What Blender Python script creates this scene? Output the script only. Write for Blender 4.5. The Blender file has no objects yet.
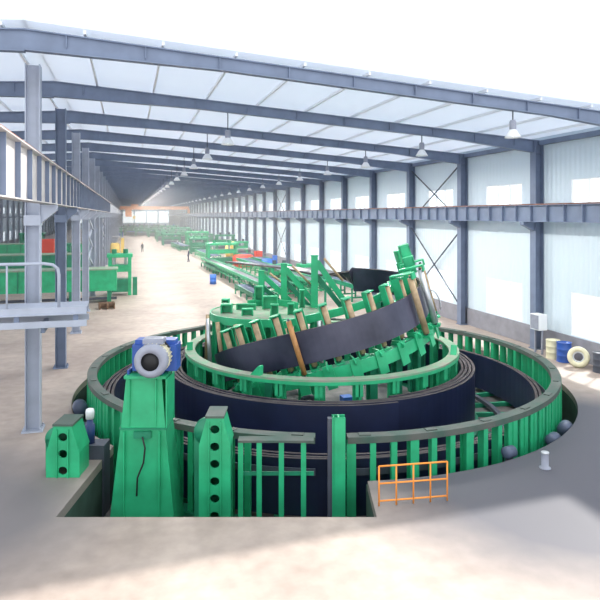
import bpy, bmesh, math, random
from mathutils import Vector, Matrix
random.seed(7)
PI = math.pi
SC = bpy.context.scene
COL = SC.collection
TH = math.atan(172/600)
cT, sT = math.cos(TH), math.sin(TH)
EYE = 7.2
def W(r, d, z=0):                       # metres right of / ahead of the viewpoint -> hall coordinates
    return Vector((r*cT+d*sT, -r*sT+d*cT, z))

# ------------------------------------------------------------------ camera
cd = bpy.data.cameras.new('camera'); cam = bpy.data.objects.new('camera', cd); COL.objects.link(cam)
cam.location = (0, 0, EYE); cam.rotation_euler = (PI/2, 0, -TH)
cd.sensor_width = 36; cd.lens = 36; cd.shift_y = -85/600; cd.clip_end = 2000
SC.camera = cam
# ------------------------------------------------------------------ world, sun, exposure
SC.view_settings.view_transform = 'Standard'; SC.view_settings.look = 'None'
SC.view_settings.gamma = 1; SC.view_settings.use_curve_mapping = False
SC.view_settings.exposure = 0.17
w = bpy.data.worlds.new('world'); SC.world = w; w.use_nodes = True
bg = w.node_tree.nodes['Background']; bg.inputs[0].default_value = (0.93, 0.97, 1.0, 1); bg.inputs[1].default_value = 1.7
sl = bpy.data.lights.new('sun', 'SUN'); sl.energy = 6.0; sl.angle = math.radians(1.5); sl.color = (1, .95, .87)
so = bpy.data.objects.new('sun', sl); COL.objects.link(so)
so.rotation_euler = Vector((0.70, 0.45, 0.75)).to_track_quat('Z', 'Y').to_euler()
LAMP_W = 320

# ------------------------------------------------------------------ materials
def mat(name, col, rough=.6, metal=0, var=0.0, scale=2.0, bump=0.0, col2=None, spec=.5):
    m = bpy.data.materials.new(name); m.use_nodes = True
    nt = m.node_tree; b = nt.nodes['Principled BSDF']
    b.inputs['Roughness'].default_value = rough; b.inputs['Metallic'].default_value = metal
    b.inputs['Specular IOR Level'].default_value = spec
    b.inputs['Base Color'].default_value = (*col, 1)
    if var or col2:
        tc = nt.nodes.new('ShaderNodeTexCoord'); n = nt.nodes.new('ShaderNodeTexNoise')
        n.inputs['Scale'].default_value = scale; n.inputs['Detail'].default_value = 6
        nt.links.new(tc.outputs['Object'], n.inputs['Vector'])
        r = nt.nodes.new('ShaderNodeValToRGB'); nt.links.new(n.outputs['Fac'], r.inputs[0])
        c2 = col2 or tuple(c*(1-var) for c in col)
        r.color_ramp.elements[0].position = .35; r.color_ramp.elements[1].position = .65
        r.color_ramp.elements[0].color = (*c2, 1); r.color_ramp.elements[1].color = (*col, 1)
        nt.links.new(r.outputs[0], b.inputs['Base Color'])
        if bump:
            bp = nt.nodes.new('ShaderNodeBump'); bp.inputs['Strength'].default_value = bump
            nt.links.new(n.outputs['Fac'], bp.inputs['Height']); nt.links.new(bp.outputs[0], b.inputs['Normal'])
    return m

STEEL = mat('blue_grey_steel', (.17, .215, .32), .5, 0, .18, 1.5)
STEEL_L = mat('pale_blue_grey_steel', (.42, .46, .56), .5, 0, .15, 1.5)
STEEL_D = mat('dark_steel', (.07, .08, .11), .5, 0, .2, 2)
BEAMW = mat('pale_beam_paint', (.60, .56, .55), .5, 0, .18, 1.2)
STEEL_DB = mat('dark_blue_grey_housing', (.07, .09, .15), .45)
PURL = mat('galvanised_purlin', (.8, .83, .88), .5)
GREEN = mat('green_machine_paint', (.025, .45, .205), .42, 0, .25, 1.6)
GREEN_D = mat('deep_green_paint', (.015, .26, .14), .45, 0, .3, 1.6)
GREEN_DUST = mat('dusty_green_plate', (.17, .36, .22), .7, 0, 0, 2.5, col2=(.30, .30, .25))
RIM = mat('worn_rim_plate', (.10, .11, .10), .65, 0, 0, 1.2, col2=(.045, .095, .075))
BELT = mat('black_rubber_belt', (.011, .017, .055), .36, 0, .3, .8, spec=.6)
BELT_E = mat('dusty_belt_edge', (.085, .07, .075), .8, 0, .4, 3)
BELT_G = mat('dusty_grey_rubber', (.075, .076, .12), .34, 0, 0, .5, col2=(.018, .02, .042))
TAN = mat('tan_roller_tube', (.46, .33, .20), .5, 0, .35, 4)
ORR = mat('rusty_roller_tube', (.52, .25, .09), .5, 0, .3, 4)
BLUE = mat('blue_motor_paint', (.03, .10, .42), .4, 0, .2, 3)
BLUE_DK = mat('dark_blue_paint', (.02, .05, .17), .45)
BLUE_B = mat('bright_blue_paint', (.04, .17, .62), .45)
GREYP = mat('grey_motor_paint', (.30, .32, .40), .45, 0, .15, 4)
SILVER = mat('bare_metal', (.6, .62, .66), .35, .6)
BLACK = mat('black_paint', (.01, .01, .013), .6)
ORANGE = mat('orange_rail_paint', (.85, .30, .04), .5)
CRANE = mat('orange_crane_paint', (.85, .36, .16), .5)
RAILM = mat('rusty_rail', (.26, .12, .08), .7, 0, .4, 3)
RAILO = mat('orange_rust_rail', (.42, .15, .08), .7, 0, .35, 3)
RED = mat('red_paint', (.75, .07, .04), .5)
YEL = mat('yellow_paint', (.78, .55, .15), .5)
CREAM = mat('cream_paint', (.75, .71, .5), .5, 0, .15, 4)
WHITEP = mat('white_paint', (.8, .82, .85), .5)
CONC_D = mat('pit_concrete', (.16, .15, .15), .85, 0, 0, 1.2, col2=(.09, .085, .09))
PITW = mat('dark_green_pit_lining', (.035, .075, .06), .8, 0, .3, 1.5)
DADO = mat('grey_concrete_dado', (.27, .27, .31), .85, 0, .2, 1.5)
DECK = mat('grey_deck_concrete', (.30, .29, .28), .85, 0, 0, 1.5, col2=(.16, .16, .17))
SKIN = mat('skin', (.5, .3, .2), .6)
CLOTH_N = mat('navy_workwear', (.02, .03, .09), .8)
CLOTH_K = mat('dark_workwear', (.03, .03, .04), .8)
CLOTH_B = mat('faded_blue_workwear', (.10, .17, .35), .8)

def wall_mat():
    m = mat('white_corrugated_cladding', (.60, .70, .78), .55)
    nt = m.node_tree; b = nt.nodes['Principled BSDF']
    tc = nt.nodes.new('ShaderNodeTexCoord'); wv = nt.nodes.new('ShaderNodeTexWave')
    wv.bands_direction = 'Y'; wv.inputs['Scale'].default_value = .9
    nt.links.new(tc.outputs['Object'], wv.inputs['Vector'])
    bp = nt.nodes.new('ShaderNodeBump'); bp.inputs['Strength'].default_value = .35; bp.inputs['Distance'].default_value = .04
    nt.links.new(wv.outputs['Fac'], bp.inputs['Height']); nt.links.new(bp.outputs[0], b.inputs['Normal'])
    return m
WALL = wall_mat()

def roof_mat():
    m = bpy.data.materials.new('translucent_white_roof_sheet'); m.use_nodes = True
    nt = m.node_tree; nt.nodes.clear()
    o = nt.nodes.new('ShaderNodeOutputMaterial'); mx = nt.nodes.new('ShaderNodeMixShader')
    d = nt.nodes.new('ShaderNodeBsdfDiffuse'); t = nt.nodes.new('ShaderNodeBsdfTranslucent')
    d.inputs[0].default_value = (.80, .84, .9, 1); t.inputs[0].default_value = (.82, .87, .95, 1)
    mx.inputs[0].default_value = .40
    nt.links.new(d.outputs[0], mx.inputs[1]); nt.links.new(t.outputs[0], mx.inputs[2]); nt.links.new(mx.outputs[0], o.inputs[0])
    return m
ROOF = roof_mat()

def glass_mat():
    m = bpy.data.materials.new('window_glass'); m.use_nodes = True
    nt = m.node_tree; nt.nodes.clear()
    o = nt.nodes.new('ShaderNodeOutputMaterial'); mx = nt.nodes.new('ShaderNodeMixShader')
    d = nt.nodes.new('ShaderNodeBsdfGlossy'); t = nt.nodes.new('ShaderNodeBsdfTransparent')
    d.inputs['Roughness'].default_value = .1; t.inputs[0].default_value = (.95, .98, 1, 1)
    mx.inputs[0].default_value = .06
    nt.links.new(t.outputs[0], mx.inputs[1]); nt.links.new(d.outputs[0], mx.inputs[2]); nt.links.new(mx.outputs[0], o.inputs[0])
    return m
GLASS = glass_mat()

def floor_mat():
    m = bpy.data.materials.new('worn_concrete_floor'); m.use_nodes = True
    nt = m.node_tree; b = nt.nodes['Principled BSDF']
    tc = nt.nodes.new('ShaderNodeTexCoord')
    def noise(sc, det, stretch=None):
        n = nt.nodes.new('ShaderNodeTexNoise'); n.inputs['Scale'].default_value = sc; n.inputs['Detail'].default_value = det
        if stretch:
            mp = nt.nodes.new('ShaderNodeMapping'); mp.inputs['Scale'].default_value = stretch
            nt.links.new(tc.outputs['Object'], mp.inputs[0]); nt.links.new(mp.outputs[0], n.inputs['Vector'])
        else: nt.links.new(tc.outputs['Object'], n.inputs['Vector'])
        return n
    n1 = noise(.25, 5); n2 = noise(2.2, 8); n3 = noise(1, 3, (.15, .6, 1))
    def ramp(n, p0, p1, a, c):
        r = nt.nodes.new('ShaderNodeValToRGB'); nt.links.new(n.outputs['Fac'], r.inputs[0])
        r.color_ramp.elements[0].position = p0; r.color_ramp.elements[1].position = p1
        r.color_ramp.elements[0].color = (*a, 1); r.color_ramp.elements[1].color = (*c, 1); return r
    base = ramp(n1, .35, .65, (.36, .295, .26), (.48, .40, .35))
    fine = ramp(n2, .3, .7, (.78, .78, .78), (1, 1, 1))
    strk = ramp(n3, .35, .65, (.93, .92, .92), (1.0, 1.0, 1.0))
    def mul(a, c):
        mx = nt.nodes.new('ShaderNodeMix'); mx.data_type = 'RGBA'; mx.blend_type = 'MULTIPLY'; mx.inputs['Factor'].default_value = 1
        nt.links.new(a, mx.inputs['A']); nt.links.new(c, mx.inputs['B']); return mx.outputs['Result']
    c = mul(mul(base.outputs[0], fine.outputs[0]), strk.outputs[0])
    def shade_and_dirt(cx, cy, r0, r1):
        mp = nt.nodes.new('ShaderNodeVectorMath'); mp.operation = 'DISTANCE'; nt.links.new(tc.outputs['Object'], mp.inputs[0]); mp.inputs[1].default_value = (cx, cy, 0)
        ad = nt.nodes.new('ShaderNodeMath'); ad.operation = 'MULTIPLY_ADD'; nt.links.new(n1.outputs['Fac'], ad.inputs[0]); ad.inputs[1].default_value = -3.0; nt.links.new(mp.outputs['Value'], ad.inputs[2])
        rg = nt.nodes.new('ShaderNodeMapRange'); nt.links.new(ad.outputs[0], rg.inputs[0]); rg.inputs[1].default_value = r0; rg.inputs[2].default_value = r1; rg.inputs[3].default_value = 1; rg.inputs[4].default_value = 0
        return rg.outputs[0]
    for (q, r0, r1, colr) in ((W(8.6, 17.6), 4.0, 6.6, (.085, .085, .105)), (W(-9.5, 14.0), 1.5, 4.0, (.17, .155, .16))):  # dark floor patches: weaker light and dirt, both mixed into the colour
        mx = nt.nodes.new('ShaderNodeMix'); mx.data_type = 'RGBA'; nt.links.new(shade_and_dirt(q.x, q.y, r0, r1), mx.inputs['Factor'])
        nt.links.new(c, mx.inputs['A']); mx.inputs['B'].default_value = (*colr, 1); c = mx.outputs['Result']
    nt.links.new(c, b.inputs['Base Color'])
    b.inputs['Roughness'].default_value = .55; b.inputs['Specular IOR Level'].default_value = .35
    return m
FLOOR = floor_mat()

# ------------------------------------------------------------------ mesh builder
class MB:
    def __init__(s, M=None): s.v = []; s.f = []; s.mi = []; s.M = M or Matrix.Identity(4); s.cur = 0; s.smooth = []
    def add(s, vs, fs, M=None, sm=False):
        T = s.M @ M if M is not None else s.M
        k = len(s.v); s.v += [T @ Vector(p) for p in vs]
        s.f += [tuple(i+k for i in f) for f in fs]; s.mi += [s.cur]*len(fs); s.smooth += [sm]*len(fs); return s
    def box(s, x0, x1, y0, y1, z0, z1, M=None):
        return s.add([(x0,y0,z0),(x1,y0,z0),(x1,y1,z0),(x0,y1,z0),(x0,y0,z1),(x1,y0,z1),(x1,y1,z1),(x0,y1,z1)],
                     [(3,2,1,0),(4,5,6,7),(0,1,5,4),(1,2,6,5),(2,3,7,6),(3,0,4,7)], M)
    def prism(s, poly, a, b, axis='y', M=None):
        n = len(poly)
        def P(p, t): return (p[0], t, p[1]) if axis == 'y' else ((t, p[0], p[1]) if axis == 'x' else (p[0], p[1], t))
        return s.add([P(p, a) for p in poly]+[P(p, b) for p in poly],
                     [tuple(range(n))[::-1], tuple(range(n, 2*n))]+[(i, (i+1) % n, n+(i+1) % n, n+i) for i in range(n)], M)
    def bar(s, p, q, w, h=None, up=(0, 0, 1)):
        h = h or w; p = Vector(p); q = Vector(q); d = (q-p); L = d.length; d.normalize()
        u = Vector(up)
        if abs(d.dot(u)) > .98: u = Vector((0, 1, 0))
        x = d.cross(u).normalized(); z = x.cross(d).normalized()
        M = Matrix(((x.x, d.x, z.x, p.x), (x.y, d.y, z.y, p.y), (x.z, d.z, z.z, p.z), (0, 0, 0, 1)))
        return s.box(-w/2, w/2, 0, L, -h/2, h/2, M)
    def tube(s, pts, r, n=10, closed=False, caps=True):
        pts = [Vector(p) for p in pts]; m = len(pts); vs = []; fs = []
        rr = r if isinstance(r, (list, tuple)) else [r]*m
        for i, p in enumerate(pts):
            if closed: d = pts[(i+1) % m]-pts[i-1]
            else: d = pts[min(i+1, m-1)]-pts[max(i-1, 0)]
            if d.length < 1e-6: d = pts[-1]-pts[0]
            d.normalize(); u = Vector((0, 0, 1)) if abs(d.z) < .95 else Vector((1, 0, 0))
            x = d.cross(u).normalized(); y = x.cross(d)
            for k in range(n):
                a = 2*PI*k/n; vs.append(p+(x*math.cos(a)+y*math.sin(a))*rr[i])
        for i in range(m if closed else m-1):
            for k in range(n):
                j = (i+1) % m; fs.append((i*n+k, i*n+(k+1) % n, j*n+(k+1) % n, j*n+k))
        s.add(vs, fs, None, True)
        if caps and not closed:
            k0 = len(s.v)-m*n
            s.f += [tuple(k0+k for k in range(n))[::-1], tuple(k0+(m-1)*n+k for k in range(n))]; s.mi += [s.cur]*2; s.smooth += [False]*2
        return s
    def lathe(s, prof, n=20, M=None, a0=0, a1=2*PI):
        vs = []; fs = []; m = len(prof); full = abs(a1-a0-2*PI) < 1e-6
        N = n if full else n+1
        for i in range(N):
            a = a0+(a1-a0)*i/n
            for r, z in prof: vs.append((r*math.cos(a), r*math.sin(a), z))
        for i in range(n):
            j = (i+1) % N
            for k in range(m-1): fs.append((i*m+k, j*m+k, j*m+k+1, i*m+k+1))
        return s.add(vs, fs, M, n > 12)
    def arc(s, r0, r1, z0, z1, a0, a1, n=64):           # solid ring sector
        full = abs(a1-a0-2*PI) < 1e-6; N = n if full else n+1; vs = []; fs = []
        for i in range(N):
            a = a0+(a1-a0)*i/n; c, si = math.cos(a), math.sin(a)
            vs += [(r0*c, r0*si, z0), (r1*c, r1*si, z0), (r1*c, r1*si, z1), (r0*c, r0*si, z1)]
        for i in range(n):
            j = (i+1) % N
            for k in range(4): fs.append((i*4+k, i*4+(k+1) % 4, j*4+(k+1) % 4, j*4+k))
        if not full: fs += [(3, 2, 1, 0), (n*4, n*4+1, n*4+2, n*4+3)]
        return s.add(vs, fs)
    def sweep(s, frames, prof, topmat=None):             # frames: (origin, side, up); prof: closed (side, up)
        m = len(prof); vs = []; n = len(frames)
        for o, x, z in frames:
            for a, b in prof: vs.append(o+x*a+z*b)
        fs = []; mi = []
        for i in range(n-1):
            for k in range(m):
                fs.append((i*m+k, i*m+(k+1) % m, (i+1)*m+(k+1) % m, (i+1)*m+k))
                mi.append(1 if (topmat and k in topmat) else 0)
        fs += [tuple(range(m))[::-1], tuple((n-1)*m+k for k in range(m))]; mi += [0, 0]
        s.add(vs, fs); s.mi[-len(fs):] = mi; return s
    def build(s, name, m, parent=None):
        me = bpy.data.meshes.new(name); me.from_pydata([tuple(p) for p in s.v], [], s.f)
        ms = m if isinstance(m, (list, tuple)) else [m]
        for q in ms: me.materials.append(q)
        me.polygons.foreach_set('material_index', s.mi if len(ms) > 1 else [0]*len(s.f))
        me.polygons.foreach_set('use_smooth', s.smooth)
        bm = bmesh.new(); bm.from_mesh(me); bmesh.ops.recalc_face_normals(bm, faces=bm.faces); bm.to_mesh(me); bm.free()
        me.update()
        o = bpy.data.objects.new(name, me); COL.objects.link(o)
        if parent: o.parent = parent
        return o

def tag(o, label=None, cat=None, group=None, kind=None):
    if label: o['label'] = label
    if cat: o['category'] = cat
    if group: o['group'] = group
    if kind: o['kind'] = kind
    return o
def thing(name, label, cat, loc=(0, 0, 0), rz=0, group=None, kind=None):
    o = bpy.data.objects.new(name, None); COL.objects.link(o); o.location = loc; o.rotation_euler = (0, 0, rz)
    o.empty_display_size = .3
    return tag(o, label, cat, group, kind)
def dup(root, loc, rz=0, label=None, group=None, scale=None):
    def cp(o, par):
        c = o.copy(); COL.objects.link(c); c.parent = par
        for ch in list(KIDS.get(o.name, [])): cp(ch, c)
        return c
    KIDS = {}
    for o in bpy.data.objects:
        if o.parent: KIDS.setdefault(o.parent.name, []).append(o)
    r = cp(root, None); r.location = loc; r.rotation_euler = (0, 0, rz)
    if scale: r.scale = scale
    if label: r['label'] = label
    if group: r['group'] = group
    return r
def at(px, py, z=0):                    # where the line of sight through a spot meets height z
    d = (EYE-z)*600/(py-215); return W((px-300)/600*d, d, z)
def atd(px, py, d): return W((px-300)/600*d, d, EYE-(py-215)*d/600)

# ================================================================== STRUCTURE
X0, X1, XR = -27.5, 21.5, -3.05
Y0, Y1, BAY = 12.6, 327.6, 7.5
def roofz(x): return 11.4+.07*(X1-x) if x > XR else 11.4+.07*(X1-XR)-.07*(XR-x)
RC, DC = .93, 26.5
PC = W(RC, DC)                                     # centre of the pit
RP = 10.3; PITZ = -1.7
# floor with the round pit cut out, and a bay of the pit reaching forward
YN = 12.2
def cf(x, y): return W(x+RC, y+DC)                 # pit-centred, view-aligned coordinates
hole = []
notch_l, notch_r, notch_n = -6.75, 0.9, -12.2
al = PI+math.acos(-notch_l/RP); ar = 2*PI-math.acos(notch_r/RP)
n = 96
a = ar-2*PI
for i in range(n+1):
    t = a+(al-a)*i/n; p = cf(RP*math.cos(t), RP*math.sin(t)); hole.append((p.x, p.y))
for q in ((notch_l, notch_n), (notch_r, notch_n)):
    p = cf(*q); hole.append((p.x, p.y))
def ngon_hole(name, outer, inner, z, thick, m):
    bm = bmesh.new()
    def loop(pts):
        vs = [bm.verts.new((x, y, z)) for x, y in pts]
        return [bm.edges.new((vs[i], vs[(i+1) % len(vs)])) for i in range(len(vs))]
    e = loop(outer)+loop(inner)
    bmesh.ops.triangle_fill(bm, edges=e, use_beauty=True)
    r = bmesh.ops.extrude_face_region(bm, geom=bm.faces[:])
    for v in r['geom']:
        if isinstance(v, bmesh.types.BMVert): v.co.z -= thick
    bmesh.ops.recalc_face_normals(bm, faces=bm.faces)
    me = bpy.data.meshes.new(name); bm.to_mesh(me); bm.free(); me.materials.append(m)
    o = bpy.data.objects.new(name, me); COL.objects.link(o); return o
outer = [(X0, Y1), (X0, 2.0), (X1+.1, 2.0), (X1+.1, Y1)]
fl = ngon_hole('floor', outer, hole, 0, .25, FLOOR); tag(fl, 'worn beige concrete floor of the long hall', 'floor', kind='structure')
mm = Matrix.Translation(PC) @ Matrix.Rotation(-TH, 4, 'Z')
m = MB(mm); m.lathe([(0, PITZ), (RP+.3, PITZ), (RP+.3, PITZ-.2), (0, PITZ-.2)], 96)
m.box(notch_l-.2, notch_r+.2, notch_n-.2, -7, PITZ-.2, PITZ-.005)
tag(m.build('floor_pit', CONC_D), 'dark concrete bottom of the round pit', 'pit floor', kind='structure')
m = MB(mm); m.arc(RP, RP+.3, PITZ, -.251, a, al, 120)
m.box(notch_l-.3, notch_l, notch_n, -7.9, PITZ, -.251); m.box(notch_r, notch_r+.3, notch_n, -9.9, PITZ, -.251); m.box(notch_l-.3, notch_r+.3, notch_n-.3, notch_n, PITZ, -.251)
tag(m.build('wall_pit', PITW), 'dark green side wall of the round pit', 'pit wall', kind='structure')

# roof
m = MB(); th = .08
for xa, xb in ((XR, X1+.3), (X0-.3, XR)):
    za, zb = roofz(xa), roofz(xb)
    m.prism([(xa, za), (xb, zb), (xb, zb+th), (xa, za+th)], 19.8, Y1+.2)
tag(m.build('ceiling', ROOF), 'white translucent sheet roof of the hall', 'roof', kind='structure')
m0 = MB()
for x in [X1-1.2-2.4*i for i in range(20)]:
    if abs(x-XR) < .3: x += .5
    z = roofz(x); tag(MB().box(x-.04, x+.04, 19.9, Y1, z-.13, z-.01).build('purlin', PURL), 'thin pale steel purlin running the length of the roof', 'purlin', 'roof purlins', 'structure')
# rafters
raf = None
NB = int((Y1-20.1)/BAY)+1
for k in range(NB):
    y = 20.1+BAY*k
    if raf is None:
        m = MB()
        for xa, xb in ((XR, X1-.1), (X0+.1, XR)):
            za, zb = roofz(xa)-.2, roofz(xb)-.2
            xm, xn = xa+(xb-xa)*.25, xa+(xb-xa)*.78; sl_ = (zb-za)/(xb-xa); zf = lambda q: za+sl_*(q-xa)
            pts = [(xa, .62), (xm, .42), (xn, .42), (xb, .66)]
            m.prism([(q, zf(q)-h_) for q, h_ in pts]+[(xb, zb), (xa, za)], -.04, .04)
            m.prism([(q, zf(q)-h_-.04) for q, h_ in pts]+[(q, zf(q)-h_) for q, h_ in pts[::-1]], -.14, .14)
            m.prism([(xa, za-.04), (xb, zb-.04), (xb, zb), (xa, za)], -.14, .14)
            st = 2.4
            q = xa+1.2
            while q < xb:
                zq = roofz(q)-.2; m.box(q-.015, q+.015, -.13, .13, zq-.42, zq-.02); q += st
        raf = m.build('rafter_beam', STEEL); o = raf
    else:
        o = raf.copy(); COL.objects.link(o)
    o.location.y = y
    tag(o, 'blue-grey steel rafter spanning under the roof', 'rafter', 'roof rafters', 'structure')
# right and left walls with window openings
WZ = ((1.15, 3.32), (7.55, 9.0))
def build_wall(name, x, sgn, ys, side):
    m = MB(); t = .12; xa, xb = (x, x+t) if sgn > 0 else (x-t, x)
    for k, y in enumerate(ys):
        wa, wb = y+.22*BAY, y+.70*BAY
        m.box(xa, xb, y, wa, 1.1, 11.45); m.box(xa, xb, wb, y+BAY, 1.1, 11.45)
        m.box(xa, xb, wa, wb, 1.1, WZ[0][0]); m.box(xa, xb, wa, wb, WZ[0][1], WZ[1][0]); m.box(xa, xb, wa, wb, WZ[1][1], 11.45)
    o = m.build(name, WALL); tag(o, 'white corrugated cladding wall along the %s side' % side, 'wall', kind='structure')
    m = MB(); m.box(xa-(.08 if sgn > 0 else 0), xb+(0 if sgn > 0 else .08), ys[0], ys[-1]+BAY, 0, 1.1)
    tag(m.build('baseboard_'+side, DADO), 'grey concrete plinth under the %s cladding' % side, 'plinth', kind='structure')
ysR = [12.6+BAY*k for k in range(42)]
build_wall('wall_right', X1, 1, ysR, 'right')
ysL = [102.6+BAY*k for k in range(30)]
build_wall('wall_left', X0, -1, ysL, 'left')
WN = [0]; wproto = {}
def window(x, y, row, first):
    WN[0] += 1
    za, zb = WZ[row]; wd = .48*BAY
    key = row
    if key not in wproto:
        m = MB(); f = .06
        m.box(-.05, .05, 0, wd, za, za+f); m.box(-.05, .05, 0, wd, zb-f, zb)
        for q in (0, wd/3-f/2, 2*wd/3-f/2, wd-f): m.box(-.05, .05, q, q+f, za+f, zb-f)
        fr = m.build('window', WHITEP); pn = MB().box(-.006, .006, f, wd-f, za+f, zb-f).build('pane', GLASS, fr)
        wproto[key] = (fr, pn)
        o = fr
    else:
        fr, pn = wproto[key]; o = fr.copy(); COL.objects.link(o); p = pn.copy(); COL.objects.link(p); p.parent = o
    o.name = 'window_%d' % WN[0]; o.location = (x, y+.22*BAY, 0)
    return o
for k, y in enumerate(ysR):
    for row in (0, 1):
        tag(window(X1+.06, y, row, 0), ('low' if row == 0 else 'high')+' white framed window in the right cladding wall', 'window', 'low right windows' if row == 0 else 'high right windows', 'structure')
for k, y in enumerate(ysL):
    for row in (0, 1):
        tag(window(X0-.06, y, row, 0), ('low' if row == 0 else 'high')+' white framed window in the far left wall', 'window', 'low left windows' if row == 0 else 'high left windows', 'structure')
# far end wall with a tall band of glazing
m = MB()
m.box(X0, X1, Y1, Y1+.15, 0, 3.0); m.prism([(X0, 9.2), (X1, 9.2), (X1, 11.4), (XR, roofz(XR)), (X0, 11.4)], Y1, Y1+.15)
for i in range(9):
    x = X0+.2+i*6.1; m.box(x-.25, x+.25, Y1, Y1+.15, 3.0, 9.2)
tag(m.build('wall_back', WALL), 'far end wall with a band of bright glazing', 'wall', kind='structure')
for i in range(8):
    x = X0+.2+i*6.1; WN[0] += 1
    m = MB(); xa, xb = x+.25, x+5.85
    m.box(xa, xb, Y1+.03, Y1+.1, 3.0, 3.1); m.box(xa, xb, Y1+.03, Y1+.1, 9.1, 9.2); m.box(xa, xb, Y1+.03, Y1+.1, 6.05, 6.15)
    for q in (xa, (xa+xb)/2-.05, xb-.1): m.box(q, q+.1, Y1+.03, Y1+.1, 3.1, 9.1)
    fr = m.build('window_%d' % WN[0], WHITEP); MB().box(xa, xb, Y1+.06, Y1+.07, 3.05, 9.15).build('pane', GLASS, fr)
    tag(fr, 'tall bright window in the far end wall', 'window', 'end wall windows', 'structure')

# right columns (H section), brackets for the runway beam
def hcol(m, x, y, z0, z1, w=.46, d=.5, t=.03, along='x'):
    # flanges face +-x, web between
    m.box(x-d/2, x-d/2+t, y-w/2, y+w/2, z0, z1); m.box(x+d/2-t, x+d/2, y-w/2, y+w/2, z0, z1); m.box(x-d/2+t, x+d/2-t, y-t/2, y+t/2, z0, z1)
colp = None
for k in range(len(ysR)+1):
    y = 12.6+BAY*k
    if y > Y1: break
    if colp is None:
        m = MB(); hcol(m, 0, 0, 0, 11.15)
        m.box(-.3, .25, -.3, .3, 0, .05)
        m.prism([(-.25, 6.35), (-.25, 6.83), (-.95, 6.83), (-.95, 6.68)], -.16, .16)
        colp = m.build('column', STEEL); o = colp
    else: o = colp.copy(); COL.objects.link(o)
    o.location = (X1-.30, y, 0)
    tag(o, 'blue-grey steel column standing against the right cladding wall', 'column', 'right wall columns', 'structure')
colL = colp.data.copy(); colL.materials[0] = STEEL_L
for k in range(30):
    o = colp.copy(); o.data = colL; COL.objects.link(o); o.location = (X0+.30, 102.6+BAY*k, 0); o.rotation_euler.z = PI
    tag(o, 'blue-grey steel column standing against the far left wall', 'column', 'left wall columns', 'structure')
tag(MB().box(X1-.25, X1-.01, 12.6, Y1, 10.95, 11.2).build('trim_1', STEEL), 'blue-grey steel eave beam along the right wall top', 'eave beam', kind='structure')
# runway beam, right: one per three bays
def runway(name, x, ya, yb, z0, z1, m_, stf, label, grp, side, rail=RAILM, first=[0]):
    r = thing(name, label, 'crane beam', (x, ya, 0), 0, grp)
    L = yb-ya; m = MB()
    m.box(-.03, .03, 0, L-.02, z0, z1); m.box(-.2, .2, 0, L-.02, z0, z0+.03); m.box(-.2, .2, 0, L-.02, z1-.03, z1)
    m.build('girder', m_, r)
    MB().box(-.06, .06, 0, L-.02, z1, z1+(.12 if side > 0 else .07)).build('rail', rail, r)
    n = int(L/stf)
    if n:
        for i in range(n):
            y = (i+.5)*stf
            s = MB().box(-.19 if side < 0 else .03, -.03 if side < 0 else .15, y-.015, y+.015, z0+.03, z1-.03)
            s.build('stiffener', STEEL, r)
    return r
RBX = X1-1.0
segs = [(12.6, 42.6, 1.25), (42.6, 87.6, 1.875), (87.6, 177.6, 3.75), (177.6, Y1-.5, 1000)]
desc = ['nearest blue-grey crane runway beam on the right wall columns', 'second blue-grey crane runway beam along the right wall',
        'third long crane runway beam far along the right wall', 'farthest crane runway beam on the right beside the end wall']
for (ya, yb, st), lb in zip(segs, desc): runway('crane_runway_beam', RBX, ya, yb, 6.84, 7.72, STEEL, st, lb, None, -1)
# left columns
LC = []
for k in range(35):
    y = 21.8+8.6*k
    if y > Y1-2: break
    LC.append(y)
    big = k < 5
    if k == 0:
        m = MB(); hcol(m, 0, 0, 0, roofz(XR)-.9, .5, .46)
        m.box(-.33, .33, -.33, .33, 0, .05)
        for bx in (-.27, .27):
            for by in (-.27, -.09, .09, .27): m.lathe([(0, .12), (.03, .12), (.03, .05)], 8, Matrix.Translation((bx, by, 0)))
        # bracket under the runway beam
        m.prism([(.23, 6.9), (.23, 7.53), (.75, 7.53), (.75, 7.36)], -.16, .16)
        m.box(.23, .75, -.22, .22, 7.5, 7.54); m.box(-.26, .26, -.27, .27, 6.85, 7.2)
        lc = m.build('column', STEEL_L); o = lc
    elif k == 1:
        o = lc.copy(); o.data = lc.data.copy(); o.data.materials[0] = STEEL; COL.objects.link(o)
    else: o = lc.copy(); COL.objects.link(o)
    o.location = (XR, y, 0)
    tag(o, 'tall pale blue-grey steel column of the row dividing the two bays', 'column', 'dividing row of columns', 'structure')
LBX = XR+.5
segs = [(12.6, 47.6, 1.75), (47.6, 90.6, 1.75), (90.6, 176.6, 1000), (176.6, Y1-.5, 1000)]
desc = ['nearest deep pale crane runway beam with rusty rail, upper left', 'pale crane runway beam behind the nearest one on the dividing columns',
        'distant crane runway beam on the dividing columns', 'farthest crane runway beam on the dividing columns']
for (ya, yb, st), lb in zip(segs, desc): runway('crane_runway_beam', LBX, ya, yb, 7.56, 8.93, BEAMW if ya < 60 else STEEL_L, st, lb, None, 1, RAILO)

# bracing rods on the right wall
def brace(y, far):
    r = thing('cross_bracing', far, 'bracing', (X1-.35, y, 0))
    for za, zb in ((1.2, 6.2), (6.9, 10.6)):
        MB().bar((0, .25, za), (0, BAY-.25, zb), .07).build('rod', STEEL_D, r); MB().bar((.08, BAY-.25, za), (.08, .25, zb), .07).build('rod', STEEL_D, r)
brace(35.1, 'crossed dark bracing rods in the wall bay behind the tilted reel')
brace(80.1, 'crossed dark bracing rods in a distant bay of the right wall')
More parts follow.
